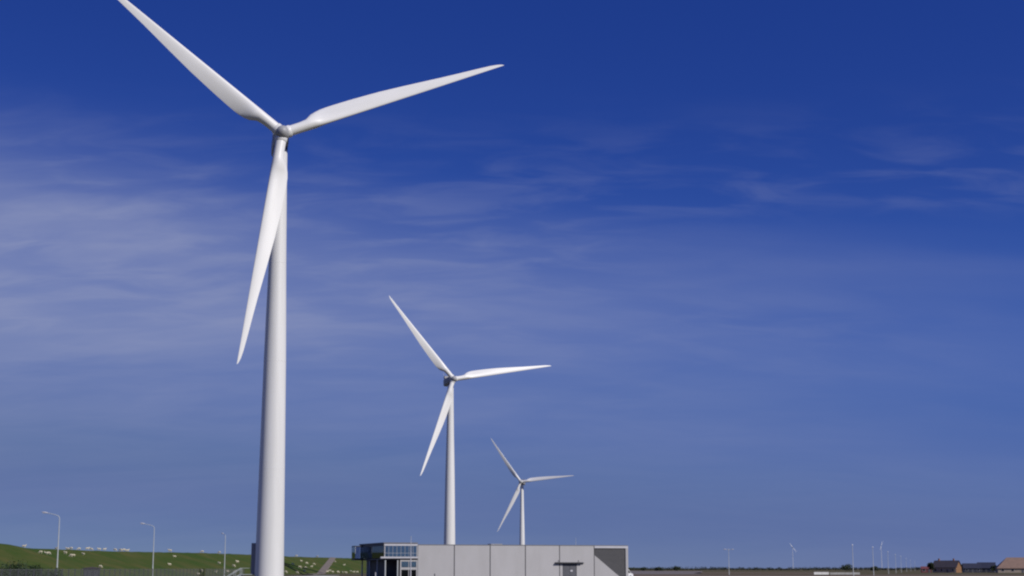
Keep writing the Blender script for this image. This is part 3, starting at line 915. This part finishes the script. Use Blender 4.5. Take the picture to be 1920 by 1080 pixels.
# far-off hedges and woods along the horizon
blobs = []
for px in np.arange(1150, 2100, 2.2):
    Y = 2050 + 90 * math.sin(px * .02)
    h = 3.2 + .9 * math.sin(px * .05) * math.sin(px * .017 + 1) + .4 * rng.random() + (.8 if px > 1560 else 0)
    s_ = h * .6
    blobs.append((gx(px, Y), Y + 4 * rng.normal(), h * .45, 2.0, 2.0, h * .5))
q, f = leaf_cloud(blobs, 16000, .55)
o = leaf_obj('far_hedge', q, f, M['leafdark'], None)
stuff(o); o['label'] = 'dark hedge line along the far horizon beyond the fields'; o['category'] = 'hedge'
blobs = []
for x in np.arange(-6000, 6000, 26):
    h = 9 + 4 * math.sin(x * .0021) * math.sin(x * .0057 + 2) + 2 * rng.random()
    blobs.append((x, 8800 + 60 * rng.normal(), h * .45, 17, 14, h * .55))
q, f = leaf_cloud(blobs, 15000, 2.4)
o = leaf_obj('far_wood', q, f, M['leafdark'], None)
stuff(o); o['label'] = 'dark blue far-off woods at the very edge of the plain'; o['category'] = 'wood'


# ================================================================== SHEEP
def sheep_mesh(pose):
    mb_ = bpy.data.metaballs.new('sheep'); mb_.resolution = .07; mb_.render_resolution = .07; mb_.threshold = .3
    ob = bpy.data.objects.new('sheep_tmp', mb_); C.objects.link(ob)

    def ell(x, y, z, rx, ry, rz):
        e = mb_.elements.new(); e.type = 'ELLIPSOID'; e.co = (x, y, z); e.radius = 1.35
        e.size_x, e.size_y, e.size_z = rx, ry, rz; e.stiffness = 2
    lz = .62 if pose != 'lying' else .36
    ell(-.12, 0, lz + .1, .36, .25, .27); ell(.22, 0, lz + .1, .32, .23, .25); ell(-.38, 0, lz + .08, .2, .22, .23)
    if pose == 'grazing':
        ell(.5, 0, lz - .05, .17, .12, .16); ell(.64, 0, lz - .24, .12, .1, .15); ell(.74, 0, lz - .42, .11, .08, .11); ell(.80, 0, lz - .5, .07, .06, .07)
        hz = (.66, lz - .28)
    else:
        ell(.48, 0, lz + .25, .16, .13, .19); ell(.58, 0, lz + .42, .13, .1, .13); ell(.72, 0, lz + .38, .11, .07, .08)
        hz = (.56, lz + .5)
    for s_ in (-1, 1): ell(hz[0], s_ * .13, hz[1], .04, .09, .035)
    ell(-.58, 0, lz + .02, .06, .05, .13)
    if pose != 'lying':
        for x in (-.36, .32):
            for s_ in (-1, 1):
                ell(x, s_ * .13, .42, .075, .07, .16); ell(x + (.02 if x < 0 else 0), s_ * .13, .2, .05, .05, .16); ell(x + .02, s_ * .13, .06, .055, .05, .06)
    else:
        for x in (-.3, .3):
            for s_ in (-1, 1): ell(x + .1, s_ * .24, .09, .2, .06, .08)
    bpy.context.view_layer.update()
    dg = bpy.context.evaluated_depsgraph_get()
    me = bpy.data.meshes.new_from_object(ob.evaluated_get(dg))
    me.name = 'sheep'
    bpy.data.objects.remove(ob); bpy.data.metaballs.remove(mb_)
    me.materials.clear(); me.materials.append(M['wool'])
    me.polygons.foreach_set('use_smooth', [True] * len(me.polygons))
    zs = [v.co.z for v in me.vertices]; z0 = min(zs)
    for v in me.vertices: v.co.z -= z0
    return me


SM = {p: sheep_mesh(p) for p in ('standing', 'grazing', 'lying')}
SM['standing_s'] = SM['standing']
crest = [50, 110, 131, 138, 152.5, 168, 176, 190, 200, 220, 230, 236.7, 243, 322.5, 383, 415, 558.7, 597.5]
slope = [(76, 1036), (87, 1037.5), (91, 1038), (122.5, 1037.5), (133, 1043), (137.5, 1042.5), (156, 1038.7), (188, 1063), (318, 1058), (327.5, 1044), (411, 1056),
         (445, 1053), (438, 1061.7), (378, 1071), (404.7, 1072.5), (426.7, 1072.5), (441, 1072.5), (372, 1077), (548.7, 1058), (565, 1052), (562, 1063.7),
         (575, 1056), (588.7, 1057.5), (584, 1061.5), (573, 1064), (571, 1070), (535.6, 1073), (557, 1073.7), (628, 1053), (645, 1058.7), (613.7, 1072.5),
         (618, 1070), (624, 1072.5), (633.7, 1072.5), (642, 1073), (648.7, 1073), (657.5, 1071), (663, 1072), (670, 1072.5)]


def add_sheep(p, where, col):
    pose = random.choice(['standing', 'grazing', 'grazing', 'lying'])
    o = link('sheep', SM[pose])
    s_ = random.uniform(.88, 1.06) * (1.0 if p.y < 600 else 1.12)
    o.location = p; o.scale = (s_ * 1.05, s_ * 1.1, s_)
    o.rotation_euler = (0, 0, random.choice([0, math.pi]) + random.uniform(-.7, .7))
    verb = {'standing': 'with raised head', 'grazing': 'with head down', 'lying': 'lying'}[pose]
    lab = f'white sheep {verb} {where}'
    tag(o, lab, 'sheep', f'sheep {pose} {where}')


for px in crest:
    p = dike_crest(px)
    p.x -= .8; p.z = dike_z(p.x, p.y) + .0
    add_sheep(p, 'on the crest of the dike', px)
for px, py in slope:
    p = dike_hit(px, py + 2)
    if p is None: continue
    p.z = max(dike_z(p.x, p.y), 0) - .03
    where = 'on the dike slope left of the tallest turbine' if px < 460 else ('on the slope between tallest turbine and ramp' if px < 600 else 'on the slope between ramp and building')
    add_sheep(p, where, px)
